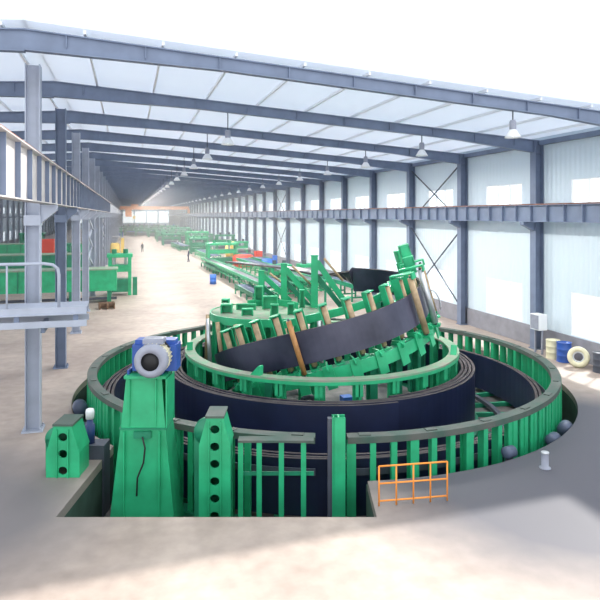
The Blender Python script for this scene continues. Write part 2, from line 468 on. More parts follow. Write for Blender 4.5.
# lattice bracing between dividing columns
def lattice(y, L, label):
    r = thing('lattice_bracing', label, 'bracing', (XR, y, 0))
    for i in range(3):
        z = 2.85+i*1.55
        MB().bar((-.05, .25, z), (-.05, L-.25, z+1.5), .12).build('diagonal', STEEL_L, r); MB().bar((.05, L-.25, z), (.05, .25, z+1.5), .12).build('diagonal', STEEL_L, r)
lattice(LC[3], 8.6, 'pale lattice bracing between two dividing columns, nearer one')
lattice(LC[6], 8.6, 'pale lattice bracing between dividing columns farther away')

# high-bay lamps
def lamp_proto(rod):
    r = thing('high_bay_lamp', '', 'lamp')
    MB().tube([(0, 0, .3), (0, 0, rod)], .025, 6).build('rod', STEEL_D, r)
    m = MB(); m.lathe([(0, .38), (.10, .38), (.13, .30), (.13, .05), (.10, 0), (0, 0)], 14); m.build('ballast_housing', GREYP, r)
    m = MB(); m.lathe([(.10, .02), (.16, -.04), (.27, -.22), (.31, -.30), (.29, -.30), (.25, -.21), (.14, -.04), (.08, 0)], 24); m.build('shade', WHITEP, r)
    em = bpy.data.materials.get('lamp_glow')
    if not em:
        em = bpy.data.materials.new('lamp_glow'); em.use_nodes = True; nt = em.node_tree; nt.nodes.clear()
        o = nt.nodes.new('ShaderNodeOutputMaterial'); e = nt.nodes.new('ShaderNodeEmission'); e.inputs[0].default_value = (1, .97, .9, 1); e.inputs[1].default_value = 5
        nt.links.new(e.outputs[0], o.inputs[0])
    m = MB(); m.lathe([(0, -.27), (.06, -.26), (.09, -.18), (.06, -.06), (0, -.04)], 14); m.build('bulb', em, r)
    return r
words = ['nearest', 'second', 'third', 'fourth', 'fifth', 'sixth', 'seventh', 'eighth', 'ninth', 'tenth', 'eleventh', 'twelfth', 'thirteenth', 'fourteenth', 'fifteenth', 'sixteenth']
for X, kk, rowname in ((14.35, 0, 'row by the right wall'), (4.44, 1, 'row over the aisle')):
    z = 10.5 if X > 9 else 10.75; first = None
    rod = roofz(X)-.58-z
    for i in range(26):
        y = 20.1+BAY*(i+kk)
        if first is None: first = lamp_proto(rod); o = first; o.location = (X, y, z)
        else: o = dup(first, (X, y, z))
        if i < len(words): o['label'] = 'white bell-shaped hanging lamp, %s in the %s' % (words[i], rowname)
        else: o['label'] = 'tiny distant hanging lamp far along the '+rowname; 
        o['group'] = 'hanging lamps, '+rowname
        if i < 26:
            ld = bpy.data.lights.get('lamp_light') or bpy.data.lights.new('lamp_light', 'AREA')
            ld.shape = 'DISK'; ld.size = .5; ld.energy = LAMP_W; ld.color = (1, .97, .9)
            lo = bpy.data.objects.new('lamp_light', ld); COL.objects.link(lo); lo.parent = o; lo.location = (0, 0, -.32)

# ================================================================== MACHINE IN THE PIT
base = (PC.x, PC.y, 0)
RO = 9.7
# --- outer guard ring
g = thing('guard_ring', 'large round green guard ring of upright plates with a flat worn rim', 'guard ring', base, -TH)
ga, gb = math.radians(-87.6), math.radians(267.0)
m = MB(); m.arc(RO-.32, RO+.04, .92, .98, ga, gb, 160); m.arc(RO-.32, RO-.29, .80, .92, ga, gb, 160); m.arc(RO+.01, RO+.04, .80, .92, ga, gb, 160)
m.build('rim', RIM, g)
MB().arc(RO-.35, RO+.1, PITZ, PITZ+.14, ga, gb, 120).build('base_ring', GREEN_D, g)
MB().arc(RO-.36, RO-.32, -.25, -.05, ga, gb, 120).build('middle_band', STEEL_D, g)
NP = 98
pw = {}
for i in range(NP):
    t = ga+math.radians(.6)+(gb-ga-math.radians(1.2))*i/(NP-1)
    dg = math.degrees(t) % 360
    if 255.5 < dg < 267: continue
    wide = (305 < dg < 352) or (168 < dg < 222)
    key = 'w' if wide else ('t' if i % 3 == 0 else 'n')
    if key not in pw:
        fw = {'w': .46, 't': .26, 'n': .17}[key]
        m = MB(); m.box(RO-.02, RO+.02, -fw/2, fw/2, PITZ+.14, .8); m.box(RO-.30, RO-.02, -.02, .02, PITZ+.14, .8)
        if key == 'w': m.box(RO+.02, RO+.05, -.03, .03, PITZ+.14, .8)
        if key == 't': m.box(RO-.32, RO-.29, -.1, .1, PITZ+.14, .8)
        o = m.build('post', GREEN, g); pw[key] = o
    else: o = pw[key].copy(); COL.objects.link(o)
    o.parent = g; o.rotation_euler.z = t
jp = None
for i in range(30):
    t = ga+math.radians(3)+(gb-ga-math.radians(6))*i/29
    if jp is None: jp = MB().box(RO-.26, RO-.06, -.17, .17, .981, 1.01).build('joint_plate', RIM, g); o = jp
    else: o = jp.copy(); COL.objects.link(o); o.parent = g
    o.rotation_euler.z = t

# --- coils of belt lying in the pit
def coil(name, label, r_in, turns, th_, pitch, z0, z1, a0=0):
    fr = []; N = int(turns*120)
    for i in range(N+1):
        t = a0+2*PI*i/120; r = r_in+pitch*i/120
        wob = .012*math.sin(t*3+i/120*2)
        fr.append((Vector((r*math.cos(t), r*math.sin(t), wob)), Vector((math.cos(t), math.sin(t), 0)), Vector((0, 0, 1))))
    m = MB(); m.sweep(fr, [(-th_/2, z0), (th_/2, z0), (th_/2, z1), (-th_/2, z1)], topmat=(2,))
    for i in range(len(m.smooth)-2): m.smooth[i] = False
    o = m.build(name, [BELT, BELT_E]); o.location = base; o.rotation_euler.z = -TH
    return tag(o, label, 'belt coil')
coil('belt_coil', 'wide coil of black rubber belt standing on edge under the inner green ring', 6.0, 4, .11, .152, -1.35, .88, -1.2)
coil('belt_coil', 'outer loop of black rubber belt lining the inside of the big guard ring', 8.75, 2.6, .11, .16, -1.5, .15, 2.0)
# sleepers the coils rest on
g = thing('coil_support_grid', 'dark green radial steel floor beams between the two coils', 'support frame', base, -TH)
so_ = None
for i in range(36):
    if so_ is None: so_ = MB().box(5.0, 9.25, -.09, .09, PITZ, -1.52).build('beam', GREEN_D, g); o = so_
    else: o = so_.copy(); COL.objects.link(o); o.parent = g
    o.rotation_euler.z = 2*PI*i/36
MB().arc(5.3, 6.7, -1.52, -1.36, 0, 2*PI, 90).build('ring_plate', GREEN_D, g)
MB().arc(7.6, 7.8, -1.52, -1.36, 0, 2*PI, 90).build('track', STEEL_D, g)
m = MB(mm); m.lathe([(0, -.9), (4.4, -.9), (4.4, PITZ), (0, PITZ)], 60)
tag(m.build('floor_hub', DECK), 'round grey concrete deck at the centre of the pit', 'deck', kind='structure')

# --- inner green ring on posts
RI = 5.9
g = thing('support_ring', 'flat pale green ring on short posts, inside the black belt coil', 'support ring', base, -TH)
m = MB(); m.arc(RI-.42, RI, 1.45, 1.52, 0, 2*PI, 120); m.build('rim', GREEN_DUST, g)
m = MB(); m.arc(RI-.03, RI, 1.33, 1.45, 0, 2*PI, 120); m.build('skirt', GREEN, g)
ip = None
for i in range(26):
    t = 2*PI*(i+.3)/26
    if ip is None:
        m = MB(); m.box(RI-.38, RI-.34, -.16, .16, PITZ, 1.45); m.box(RI-.34, RI-.04, -.02, .02, -1.36, 1.45); m.box(RI-.08, RI-.04, -.14, .14, .9, 1.45)
        m.box(RI-.34, RI-.28, -.16, .16, PITZ, 1.45)
        ip = m.build('post', GREEN, g); o = ip
    else: o = ip.copy(); COL.objects.link(o); o.parent = g
    o.rotation_euler.z = t
for t in (-2.02, -.35, -2.95):
    m = MB(); m.prism([(-.2, 1.52), (.2, 1.52), (.2, 1.85), (.12, 1.85)], -.12, .12, M=Matrix.Rotation(t+PI/2, 4, 'Z') @ Matrix.Translation((0, -RI+.2, 0)))
    m.build('stop_bracket', GREEN, g)

# --- helical reel frame with the belt climbing round it
ZK = [(-185, .3), (-165, .75), (-148, 1.2), (-120, 1.92), (-90, 2.55), (-45, 3.35), (-15, 3.75), (20, 3.9), (60, 3.95), (90, 3.9), (120, 4.0), (150, 4.1)]
def zs(adeg):
    for (a0, z0), (a1, z1) in zip(ZK, ZK[1:]):
        if adeg <= a1: 
            f = (adeg-a0)/(a1-a0); return z0+(z1-z0)*f
    return ZK[-1][1]
def zsm(a): return (zs(a-12)+zs(a-6)+zs(a)+zs(a+6)+zs(a+12))/5
RR = 4.45
TN = Vector((-.30, -.04, 1)).normalized()
def frame(adeg, R=RR):
    t = math.radians(adeg); o = Vector((R*math.cos(t), R*math.sin(t), zsm(adeg)))
    O = Vector((math.cos(t), math.sin(t), 0)); U = TN
    O = (O-U*O.dot(U)).normalized(); T = U.cross(O).normalized(); return o, O, U, T
g = thing('spiral_reel_frame', 'green spiral frame with tan rollers climbing towards the right in the middle of the pit', 'reel frame', base, -TH)
def rail(a0, a1, o0, o1, u0, u1, name, mt):
    fr = []; N = int((a1-a0)/3)
    for i in range(N+1):
        o, O, U, T = frame(a0+(a1-a0)*i/N); fr.append((o, O, U))
    MB().sweep(fr, [(o0, u0), (o1, u0), (o1, u1), (o0, u1)]).build(name, mt, g)
rail(-150, 50, -.30, .12, -1.05, -.98, 'lower_rail', GREEN_D)
rail(-150, 50, .08, .13, -1.45, -.98, 'lower_flange', GREEN)
rail(-120, 2, -1.35, -1.2, .55, .85, 'inner_rail', GREEN)
rp = 0
def FM(adeg, R=RR):
    o, O, U, T = frame(adeg, R)
    return Matrix(((O.x, T.x, U.x, o.x), (O.y, T.y, U.y, o.y), (O.z, T.z, U.z, o.z), (0, 0, 0, 1)))
def roller(adeg, off, u0, u1, r, mt, name='roller'):
    m = MB(FM(adeg)); m.tube([(off, 0, u0), (off, 0, u1)], r, 14); o = m.build(name, mt, g)
    MB(FM(adeg)).tube([(off, 0, u0-.08), (off, 0, u1+.08)], r*.45, 8).build('axle', STEEL_D, o)
A = -148
while A < 22:
    m = MB(FM(A))
    m.box(-.50, -.45, -.18, .14, -1.0, 1.30); m.box(-.45, -.18, -.18, -.14, -1.0, 1.30); m.box(-.45, -.08, -.18, .14, 1.30, 1.34)
    m.box(-.47, -.05, -.17, .17, -.98, -.94)
    m.build('roller_bracket', GREEN, g)
    roller(A, -.24, -.85, 1.24, .115, TAN)
    m = MB(FM(A+6)); m.prism([(-.3, -1.05), (.3, -1.05), (.36, -1.0), (.36, -.92), (.12, -.80), (-.3, -.8)], -.03, .03); m.box(.14, .20, -.19, .19, -1.72, -.84)
    m.build('gusset', GREEN, g)
    A += 12.4
# outside rollers
roller(-103, .18, -.95, 1.10, .10, ORR)
for A in (-36, -20, -4):
    roller(A, .24, -1.05, 1.25, .13, TAN if A != -20 else SILVER)
for A in (-36, -20, -4):
    m = MB(FM(A)); m.box(-.6, .42, -.14, .14, 1.40, 1.46); m.box(-.6, -.54, -.14, .14, -.9, 1.40); m.box(-.05, .42, -.16, .16, -1.2, -1.12)
    m.box(.36, .42, -.16, .16, 1.2, 1.4)
    m.build('end_bracket', GREEN, g)
# stepped tower at the high end
for A, u in ((2, 2.15), (-12, 1.75), (14, 1.8)):
    m = MB(FM(A)); m.box(-.42, -.36, -.17, .17, -.6, u); m.box(-.42, .02, -.17, -.13, 1.1, u); m.box(-.42, .02, -.17, .17, u, u+.06); m.box(-.04, .02, -.17, .17, u-.3, u)
    m.build('tower_plate', GREEN, g)
# props down to the pit bottom
for A in (-118, -92, -66, -50, -30, -10, 14, 46):
    o, O, U, T = frame(A); z1 = o.z-1.0
    t = math.radians(A); p = Vector((math.cos(t)*(RR-.1), math.sin(t)*(RR-.1), 0))
    if z1 < .2 and A < -140: continue
    R_ = Matrix.Translation(p) @ Matrix.Rotation(t, 4, 'Z')
    zb = PITZ if RR-.1+.14 > 4.4 else -.9
    m = MB(R_); m.box(-.16, -.12, -.16, .16, zb, z1); m.box(.12, .16, -.16, .16, zb, z1); m.box(-.12, .12, -.02, .02, zb, z1)
    m.build('prop', GREEN_D if int(A) % 4 else GREEN, g)
# bent pipe guard on the right
m = MB(FM(-8)); m.tube([(.30+.28*math.sin(q), .1, -.45+.55*math.cos(q)) for q in [i*PI/12 for i in range(0, 13)]], .035, 8); m.build('bent_guard', SILVER, g)

# belt on the reel: from the far line, round the back, right, front and down to the left
fr = []
for i in range(0, 91):
    A = -178+3.2*i
    if A > 66: break
    o, O, U, T = frame(A); fr.append((o, O, U))
o, O, U, T = frame(66)
def ribbon_tail(fr, o, O, U, pts):
    P = [o]+[Vector(p) for p in pts]; prevs = []
    n_ = len(P)
    for i in range(1, n_):
        for s_ in range(1, 7):
            t = s_/6; a_, b_ = P[i-1], P[i]
            q = a_.lerp(b_, t); d = (b_-a_).normalized()
            prevs.append((q, d))
    for i, (q, d) in enumerate(prevs):
        f = min(1, (i+1)/11)
        side = d.cross(Vector((0, 0, 1))).normalized()
        up = Vector((0, 0, 1)).lerp(side*-1+Vector((0, 0, .03)), f).normalized()
        fr.append((q, d.cross(up).normalized(), up))
tail = []
for px, py, d in ((352, 278, 30.6), (322, 274, 31.6), (290, 268, 35), (260, 265, 42), (232, 262, 52)):
    tail.append(((px-300)/600*d-RC, d-DC, EYE-(py-215)*d/600))
ribbon_tail(fr, o, O, U, tail)
m = MB(); m.sweep(fr, [(-.05, -.64), (.05, -.64), (.05, .60), (-.05, .60)], topmat=(2,))
o = m.build('conveyor_belt', [BELT_G, BELT_E]); o.location = base; o.rotation_euler.z = -TH
tag(o, 'broad dusty black belt winding up round the spiral frame', 'conveyor belt')

# --- round platform at the left of the reel
pl = W(-1.6, 27.6)
g = thing('round_platform', 'round dusty green platform on posts at the left behind the spiral frame', 'platform', (pl.x, pl.y, 0), -TH)
MB().lathe([(0, 2.8), (2.5, 2.8), (2.5, 2.68), (0, 2.68)], 48).build('deck_plate', GREEN_DUST, g)
MB().arc(2.46, 2.53, 2.5, 2.82, 0, 2*PI, 60).build('skirt', GREEN, g)
MB().arc(1.5, 1.6, 2.8, 3.1, .3, 2.2, 20).build('upstand', GREEN, g)
for i in range(16):
    t = 2*PI*i/16; R_ = Matrix.Rotation(t, 4, 'Z')
    m = MB(R_); m.box(2.3, 2.36, -.14, .14, -.9, 2.68); m.box(2.36, 2.46, -.14, -.1, -.9, 2.5); m.build('post', GREEN, g)
    if i % 2 == 0 or PI < t:
        m = MB(R_); m.tube([(2.66, .3, .6), (2.66, -.1, 2.6)], .09, 12); m.build('roller', TAN if i % 3 else SILVER, g)
for (x, y, w_, d_, h) in ((-1.7, -.6, .5, .4, .35), (-1.9, .7, .35, .5, .4), (-.7, -1.3, .5, .3, .25), (.5, -1.7, .35, .3, .5), (-.9, .3, .9, .2, .22), (.2, .5, .7, .3, .55), (1.2, -1.1, .3, .3, .45), (-.4, 1.5, .4, .4, .9), (1.7, .9, .25, .25, .8)):
    m = MB(); m.box(x-w_/2, x-w_/2+.05, y-d_/2, y+d_/2, 2.8, 2.8+h); m.box(x+w_/2-.05, x+w_/2, y-d_/2, y+d_/2, 2.8, 2.8+h); m.box(x-w_/2, x+w_/2, y-d_/2, y+d_/2, 2.8+h, 2.86+h); m.box(x-w_/2, x+w_/2, y+d_/2-.04, y+d_/2, 2.8, 2.8+h)
    m.build('bearing_bracket', GREEN, g)

# --- guide frames behind the platform
def guide(px, d, ztop, zb, dx, dz, label, rz=0):
    p = W((px-300)/600*d, d); g = thing('guide_frame', label, 'guide frame', (p.x, p.y, 0), -TH+rz)
    m = MB(); m.box(-.16, .16, -.14, -.11, zb, ztop); m.box(-.16, .16, .11, .14, zb, ztop); m.box(-.02, .02, -.11, .11, zb, ztop); m.box(-.18, .18, -.16, .16, ztop, ztop+.04)
    m.build('post', GREEN, g)
    MB().bar((.1, -.05, ztop-.25), (dx, -.05, ztop-.25-dz), .12, .28).build('diagonal_brace', GREEN, g)
    MB().bar((.1, .1, ztop-.95), (dx-.1, .1, ztop-.95-dz*.8), .12, .24).build('diagonal_brace', GREEN_D, g)
    m = MB(); m.tube([(.45, -.16, ztop-.1), (.45+dx*.62, -.16, ztop-.1-dz*.55)], .06, 10); m.build('guide_roller', TAN, g)
    MB().bar((-1.0, 0, zb+.8), (.1, 0, zb+1.0), .1, .22).build('side_beam', GREEN, g)
    return g
guide(314.5, 28.6, 7.2-41*28.6/600, -1.7, 1.45, 1.95, 'tallest green post with slanting braces, above the round platform')
guide(284, 31.5, 7.2-49*31.5/600, -1.7, 1.5, 1.7, 'green braced post left of the tallest one')
guide(261.5, 33.0, 7.2-56*33/600, -1.7, 1.6, 1.4, 'leftmost and lowest of the three green braced posts')

# clutter on the hub deck
def cl(x, y): p = W(x, y); return (p.x, p.y, -.9)
p = cl(1.95, 25.2); tag(MB(Matrix.Translation(p)).box(-.22, .22, -.22, .22, 0, .5).build('crate', BLUE_B), 'small blue box on the deck under the spiral frame', 'box')
o_ = bpy.data.objects['crate']
m = MB(Matrix.Translation(cl(.35, 24.6)) @ Matrix.Rotation(PI/2, 4, 'X')); m.lathe([(.18, -.1), (.36, -.1), (.38, 0), (.36, .1), (.18, .1), (.18, -.1)], 24, Matrix.Translation((0, .38, 0)))
tag(m.build('hose_reel', STEEL_D), 'dark round hose reel on the deck under the spiral frame', 'reel')
for i, (x, y) in enumerate(((1.0, 24.6), (1.3, 24.9), (1.55, 24.4))):
    m = MB(Matrix.Translation(cl(x, y))); m.lathe([(0, .3), (.10, .28), (.16, .15), (.14, 0), (0, 0)], 12)
    tag(m.build('sack', mat('faded_red_sack', (.35, .14, .10), .8) if i == 0 else bpy.data.materials['faded_red_sack']), ['leftmost', 'middle and farthest', 'rightmost'][i]+' of three small faded red sacks on the pit deck', 'sack', 'red sacks on the pit deck')

# --- drive tower with gearbox and motor
def px_at(px, d): return (px-300)/600*d
dT = 17.2; p = W(px_at(147.5, dT), dT)
g = thing('drive_tower', 'tall green tapering machine stand carrying a big blue motor, in front of the guard ring', 'drive stand', (p.x, p.y, 0), -TH)
def taper(z0, z1, w0, w1, d0, d1):
    return [(-w0, -d0, z0), (w0, -d0, z0), (w0, d0, z0), (-w0, d0, z0), (-w1, -d1, z1), (w1, -d1, z1), (w1, d1, z1), (-w1, d1, z1)]
F6 = [(3,2,1,0),(4,5,6,7),(0,1,5,4),(1,2,6,5),(2,3,7,6),(3,0,4,7)]
zt = 7.2-(376-215)*16.75/600
zm = 7.2-(428-215)*16.7/600
m = MB(); m.add(taper(PITZ, zm-.04, .94, .63, .62, .5), F6); m.build('lower_body', GREEN, g)
m = MB(); m.add(taper(zm, zt-.08, .62, .50, .48, .40), F6); m.build('upper_body', GREEN, g)
m = MB(); m.box(-.66, .66, -.54, .54, zm-.04, zm); m.build('joint_flange', GREEN_D, g)
MB().box(-.54, .62, -.48, .52, zt-.08, zt).build('top_plate', GREEN, g); MB().box(-.24, .24, -.60, -.5, zm-.26, zm-.08).build('latch_block', GREEN_D, g)
m = MB(); m.prism([(.46, zm), (.46, zt-.08), (.56, zt-.08), (.70, zm)], .34, .40); m.box(.63, .67, -.5, .5, zm, zt-.08); m.build('side_rib', GREEN, g)
m = MB(); m.box(-.40, -.37, -.50, -.42, zm+.03, zt-.1); m.box(.34, .37, -.50, -.42, zm+.03, zt-.1); m.box(-.52, -.48, -.64, -.5, PITZ, zm-.08); m.box(.46, .50, -.64, -.5, PITZ, zm-.08); m.build('front_rib', GREEN, g)
m = MB(); m.tube([(.02, -.64, zm-.2), (.10, -.66, zm-.5), (.06, -.68, zm-.9), (-.10, -.70, zm-1.3), (-.12, -.70, zm-1.8)], .025, 8); m.build('cable', BLACK, g)
gx = MB(); gx.box(-.40, .86, -.15, .45, zt+.06, zt+.80); gx.box(-.34, .80, -.05, .38, zt+.80, zt+.92); gx.lathe([(0, 0), (.30, 0), (.30, .5), (0, .5)], 20, Matrix.Translation((.30, .45, zt+.42)) @ Matrix.Rotation(PI/2, 4, 'X'))
for x in (-.5, .44): gx.box(x, x+.06, -.3, .5, zt, zt+.12)
gx.build('gearbox', BLUE, g)
R_ = Matrix.Translation((.30, -.1, zt+.50)) @ Matrix.Rotation(PI/2, 4, 'X')
mo = MB(R_); mo.lathe([(0, -.1), (.36, -.1), (.36, .05), (.42, .05), (.42, .62), (.36, .66), (0, .66)], 36)
for i in range(24):
    t = 2*PI*i/24; mo.box(.41, .455, -.012, .012, .08, .6, Matrix.Rotation(t, 4, 'Z'))
mo = mo.build('motor', CREAM, g)
f = MB(R_); f.lathe([(.45, .5), (.46, .74), (.40, .82), (.25, .84), (.25, .80), (.38, .78), (.43, .7), (.43, .5)], 36); f.build('fan_cover', GREYP, mo)
f = MB(R_); f.lathe([(0, .80), (.25, .80), (.25, .76), (0, .76)], 28); f.build('fan_grille', BLACK, mo)
MB().box(.02, .58, -.62, -.2, zt+.92, zt+1.06).build('terminal_box', GREYP, mo)
MB().tube([(.30, -.5, zt+.95), (.55, -.4, zt+.98), (.66, -.1, zt+.7), (.7, 0, zt+.2)], .03, 8).build('cable', BLACK, mo)

# --- two perforated stands
def clamp(px, d, ptop, label, w0=.46, PITZ=-1.7):
    p = W(px_at(px, d), d); zt = 7.2-(ptop-215)*d/600
    g = thing('perforated_stand', label, 'stand', (p.x, p.y, 0), -TH)
    # front plate with holes: ring of quads round each hole
    bm = bmesh.new()
    def loop(pts):
        vs = [bm.verts.new((x, -.45, z)) for x, z in pts]; return [bm.edges.new((vs[i], vs[(i+1) % len(vs)])) for i in range(len(vs))]
    out = [(-w0, PITZ), (w0, PITZ), (w0, zt-.75), (w0*.52, zt-.02), (-w0*.52, zt-.02), (-w0, zt-.75)]
    e = loop(out); zz = zt-.32
    hs = []
    while zz > PITZ+.15: hs.append(zz); zz -= .46
    for h in hs: e += loop([(.125*math.cos(2*PI*i/18), h+.115*math.sin(2*PI*i/18)) for i in range(18)])
    bmesh.ops.triangle_fill(bm, edges=e, use_beauty=True)
    r = bmesh.ops.extrude_face_region(bm, geom=bm.faces[:])
    for v in r['geom']:
        if isinstance(v, bmesh.types.BMVert): v.co.y += .05
    bmesh.ops.recalc_face_normals(bm, faces=bm.faces)
    me = bpy.data.meshes.new('front_plate'); bm.to_mesh(me); bm.free(); me.materials.append(GREEN)
    o = bpy.data.objects.new('front_plate', me); COL.objects.link(o); o.parent = g
    m = MB(); m.box(-w0+.02, -w0+.06, -.40, .35, PITZ, zt-.78); m.box(w0-.06, w0-.02, -.40, .35, PITZ, zt-.78)
    m.prism([(-w0, zt-.75), (-w0*.52, zt-.03), (-w0*.52+.04, zt-.03), (-w0+.05, zt-.78)], -.40, .35); m.prism([(w0, zt-.75), (w0*.52, zt-.03), (w0*.52-.04, zt-.03), (w0-.05, zt-.78)], -.40, .35)
    m.build('side_plate', GREEN, g)
    MB().box(-w0*.6, w0*.6, -.47, .38, zt-.02, zt+.04).build('cap_plate', RIM, g)
    MB().box(-w0+.1, w0-.1, .25, .30, PITZ, zt-.6).build('back_plate', GREEN_D, g)
    m = MB(); m.box(-.17, -.14, -.50, -.45, PITZ, zt-.1); m.box(.14, .17, -.50, -.45, PITZ, zt-.1); m.build('rib', GREEN, g)
    # rounded housing at the left rear
    m = MB(); m.lathe([(0, -.1), (.36, -.1), (.36, .1), (0, .1)], 28, Matrix.Translation((-w0+.14, .1, zt-.55)) @ Matrix.Rotation(PI/2, 4, 'X')); m.box(-w0-.20, -w0+.1, .0, .2, PITZ, zt-.55)
    m.build('cheek_plate', GREEN_D, g)
    return g
clamp(69, 16.9, 420, 'green stand with a column of round holes, at the far left by the floor edge', .46, 0)
clamp(217, 16.4, 412, 'green stand with round holes, right of the motor stand', .42)

# --- front gate panel, tall post
d = 16.3; p0 = W(px_at(277, d), d)
g = thing('barrier', 'low green barred barrier with mesh top, between holed stand and tall post', 'barrier', (p0.x, p0.y, 0), -TH)
zt = 7.2-(439-215)*d/600
MB().box(-1.05, 1.0, -.12, .22, zt-.06, zt).build('top_plate', RIM, g)
MB().box(-1.05, 1.0, -.08, .08, PITZ, PITZ+.12).build('bottom_rail', GREEN_D, g)
MB().box(-1.05, 1.0, .05, .1, .1, .2).build('middle_rail', GREEN_D, g)
for x in (-.98, -.48, .12, .72):
    m = MB(); m.box(x-.07, x+.07, -.08, -.04, PITZ+.12, zt-.06); m.box(x-.015, x+.015, -.04, .1, PITZ+.12, zt-.06); m.build('bar', GREEN, g)
p = W(px_at(338.5, 16.45), 16.45)
zt = 7.2-(416-215)*16.45/600
g = thing('gate_post', 'single tall green steel post standing in the gap of the guard ring', 'post', (p.x, p.y, 0), -TH)
m = MB(); m.box(-.18, .18, -.14, -.11, PITZ, zt); m.box(-.18, .18, .11, .14, PITZ, zt); m.box(-.02, .02, -.11, .11, PITZ, zt); m.box(-.15, -.12, -.14, .14, PITZ, zt); m.build('shaft', GREEN, g)
MB().box(-.30, -.18, -.1, .1, PITZ+.1, zt-.05).build('side_channel', STEEL_D, g)

# long dark steel channel in the notch
p = W(px_at(150, 17.9), 17.9)

# small geared motor with white cap at the left pit edge
d = 17.9; p = W(px_at(90, d), d)
zc = 7.2-(409-215)*d/600
g = thing('geared_motor', 'small upright blue motor with white cap beside the holed stand at the pit edge', 'motor', (p.x, p.y, 0), -TH)
MB().lathe([(0, zc+.02), (.11, zc), (.13, zc-.08), (.12, zc-.28), (0, zc-.30)], 20).build('cap', WHITEP, g)
MB().lathe([(0, zc-.3), (.09, zc-.3), (.10, zc-.45), (.14, zc-.47), (.14, zc-1.0), (0, zc-1.0)], 20).build('body', BLUE_DK, g)
m = MB(); m.box(-.2, .5, -.25, .3, PITZ, zc-1.0); m.build('bracket', STEEL_D, g)

for (px, z, lab, s) in ((80, .15, 'dark round drive unit at the left outside of the guard ring, upper one', .6), (86, -.35, 'dark round drive unit at the left outside of the guard ring, lower one', .6),
                         (565, -.15, 'grey-blue roller motor in the gap right of the guard ring, upper one', .55),
                         (553, -.15, 'grey-blue roller motor in the gap right of the guard ring, lower one', .5), (509, .1, 'small grey roller motor at the front right of the guard ring', .42)):
    k = (px-300)/600; Rm = 10.06
    qa, qb, qc = 1+k*k, -(2*k*RC+2*DC), RC*RC+DC*DC-Rm*Rm
    dd = max(0, qb*qb-4*qa*qc); d = (-qb-math.sqrt(dd))/(2*qa)
    c = W(k*d, d)
    v = c-PC; g = thing('roller_motor', lab, 'roller motor', (c.x, c.y, 0), math.atan2(v.y, v.x)-PI/2+PI/2)
    m = MB(Matrix.Translation((0, 0, z)) @ Matrix.Rotation(PI/2, 4, 'X')); r_ = .42*s
    m.lathe([(0, .5*s), (r_*.6, .48*s), (r_, .36*s), (r_, -.4*s), (0, -.4*s)], 20); m.build('housing', STEEL_DB, g)
    MB().box(-.15*s, .15*s, -.25*s, .25*s, PITZ, z-r_*.9).build('foot', STEEL_D, g)

# ================================================================== ROUND THE PIT
c = at(545, 468, 0)
g = thing('bollard', 'short grey metal bollard standing on the floor at the lower right', 'bollard', c)
MB().lathe([(0, .42), (.09, .42), (.10, .38), (.10, .02), (.16, .02), (.16, 0), (0, 0)], 16).build('stub', GREYP, g)
MB().lathe([(0, .46), (.11, .46), (.11, .42), (0, .42)], 16).build('cap', SILVER, g)
# orange railing
d = 14.85; pa = px_at(379, d)
g = thing('guard_rail', 'orange painted tube guard rail at the bottom edge right of the middle', 'guard rail', W(pa, d), -TH+.16)
Lr = 1.78
for z in (.98, .55, .12): MB().tube([(0, 0, z), (Lr, 0, z)], .022, 8).build('rail_tube', ORANGE, g)
for i in range(5): MB().tube([(Lr*i/4, 0, 0), (Lr*i/4, 0, .98)], .022, 8).build('upright', ORANGE, g)

# wall items
c = W(px_at(531, 31.0), 31.0)
g = thing('electrical_cabinet', 'white electrical box on a grey post beside a right wall column', 'electrical box', (20.55, 26.6, 0), 0)
MB().box(-.25, .25, -.35, .35, 1.25, 2.05).build('housing', WHITEP, g)
MB().box(-.27, -.25, -.31, .31, 1.29, 2.01).build('door', GREYP, g)
for y in (-.3, .24): MB().box(-.05, .05, y, y+.06, 0, 1.25).build('leg', GREYP, g)
def drum(px, py, mt, lab, h=.92, r=.33):
    c = at(px, py); g = thing('drum', lab, 'drum', c)
    m = MB(); prof = [(0, .02), (r-.01, .02), (r, 0), (r+.012, .01), (r, .03), (r, h*.32), (r+.015, h*.34), (r, h*.36), (r, h*.64), (r+.015, h*.66), (r, h*.68), (r, h-.02), (r+.012, h), (r-.01, h), (r-.01, h-.03), (0, h-.03)]
    m.lathe(prof, 28).build('barrel', mt, g)
    MB().lathe([(0, h-.01), (.04, h-.01), (.04, h-.03), (0, h-.03)], 10, Matrix.Translation((r*.55, 0, 0))).build('bung', SILVER, g)
drum(553, 358, CREAM, 'pale yellow drum by the right wall, left of the blue one')
drum(564, 361.5, BLUE, 'blue drum with pale top between the yellow drum and the wheel', .95, .34)
drum(600, 372, STEEL_D, 'dark blue-black drum at the right edge of the photo', .9, .3)
c = at(578.5, 367)
g = thing('tyre', 'cream-white wheel ring leaning against the right wall beside the blue drum', 'wheel', c, -.85)
mt_ = Matrix.Translation((0, 0, .47)) @ Matrix.Rotation(math.radians(72), 4, 'X')
m = MB(mt_); m.lathe([(.27, -.12), (.34, -.15), (.45, -.14), (.49, -.05), (.49, .05), (.45, .14), (.34, .15), (.27, .12), (.25, 0), (.27, -.12)], 36); m.build('tread', CREAM, g)
m = MB(mt_); m.lathe([(.255, -.08), (.255, .08), (.2, .06), (.2, -.06), (.255, -.08)], 30); m.build('rim', SILVER, g)

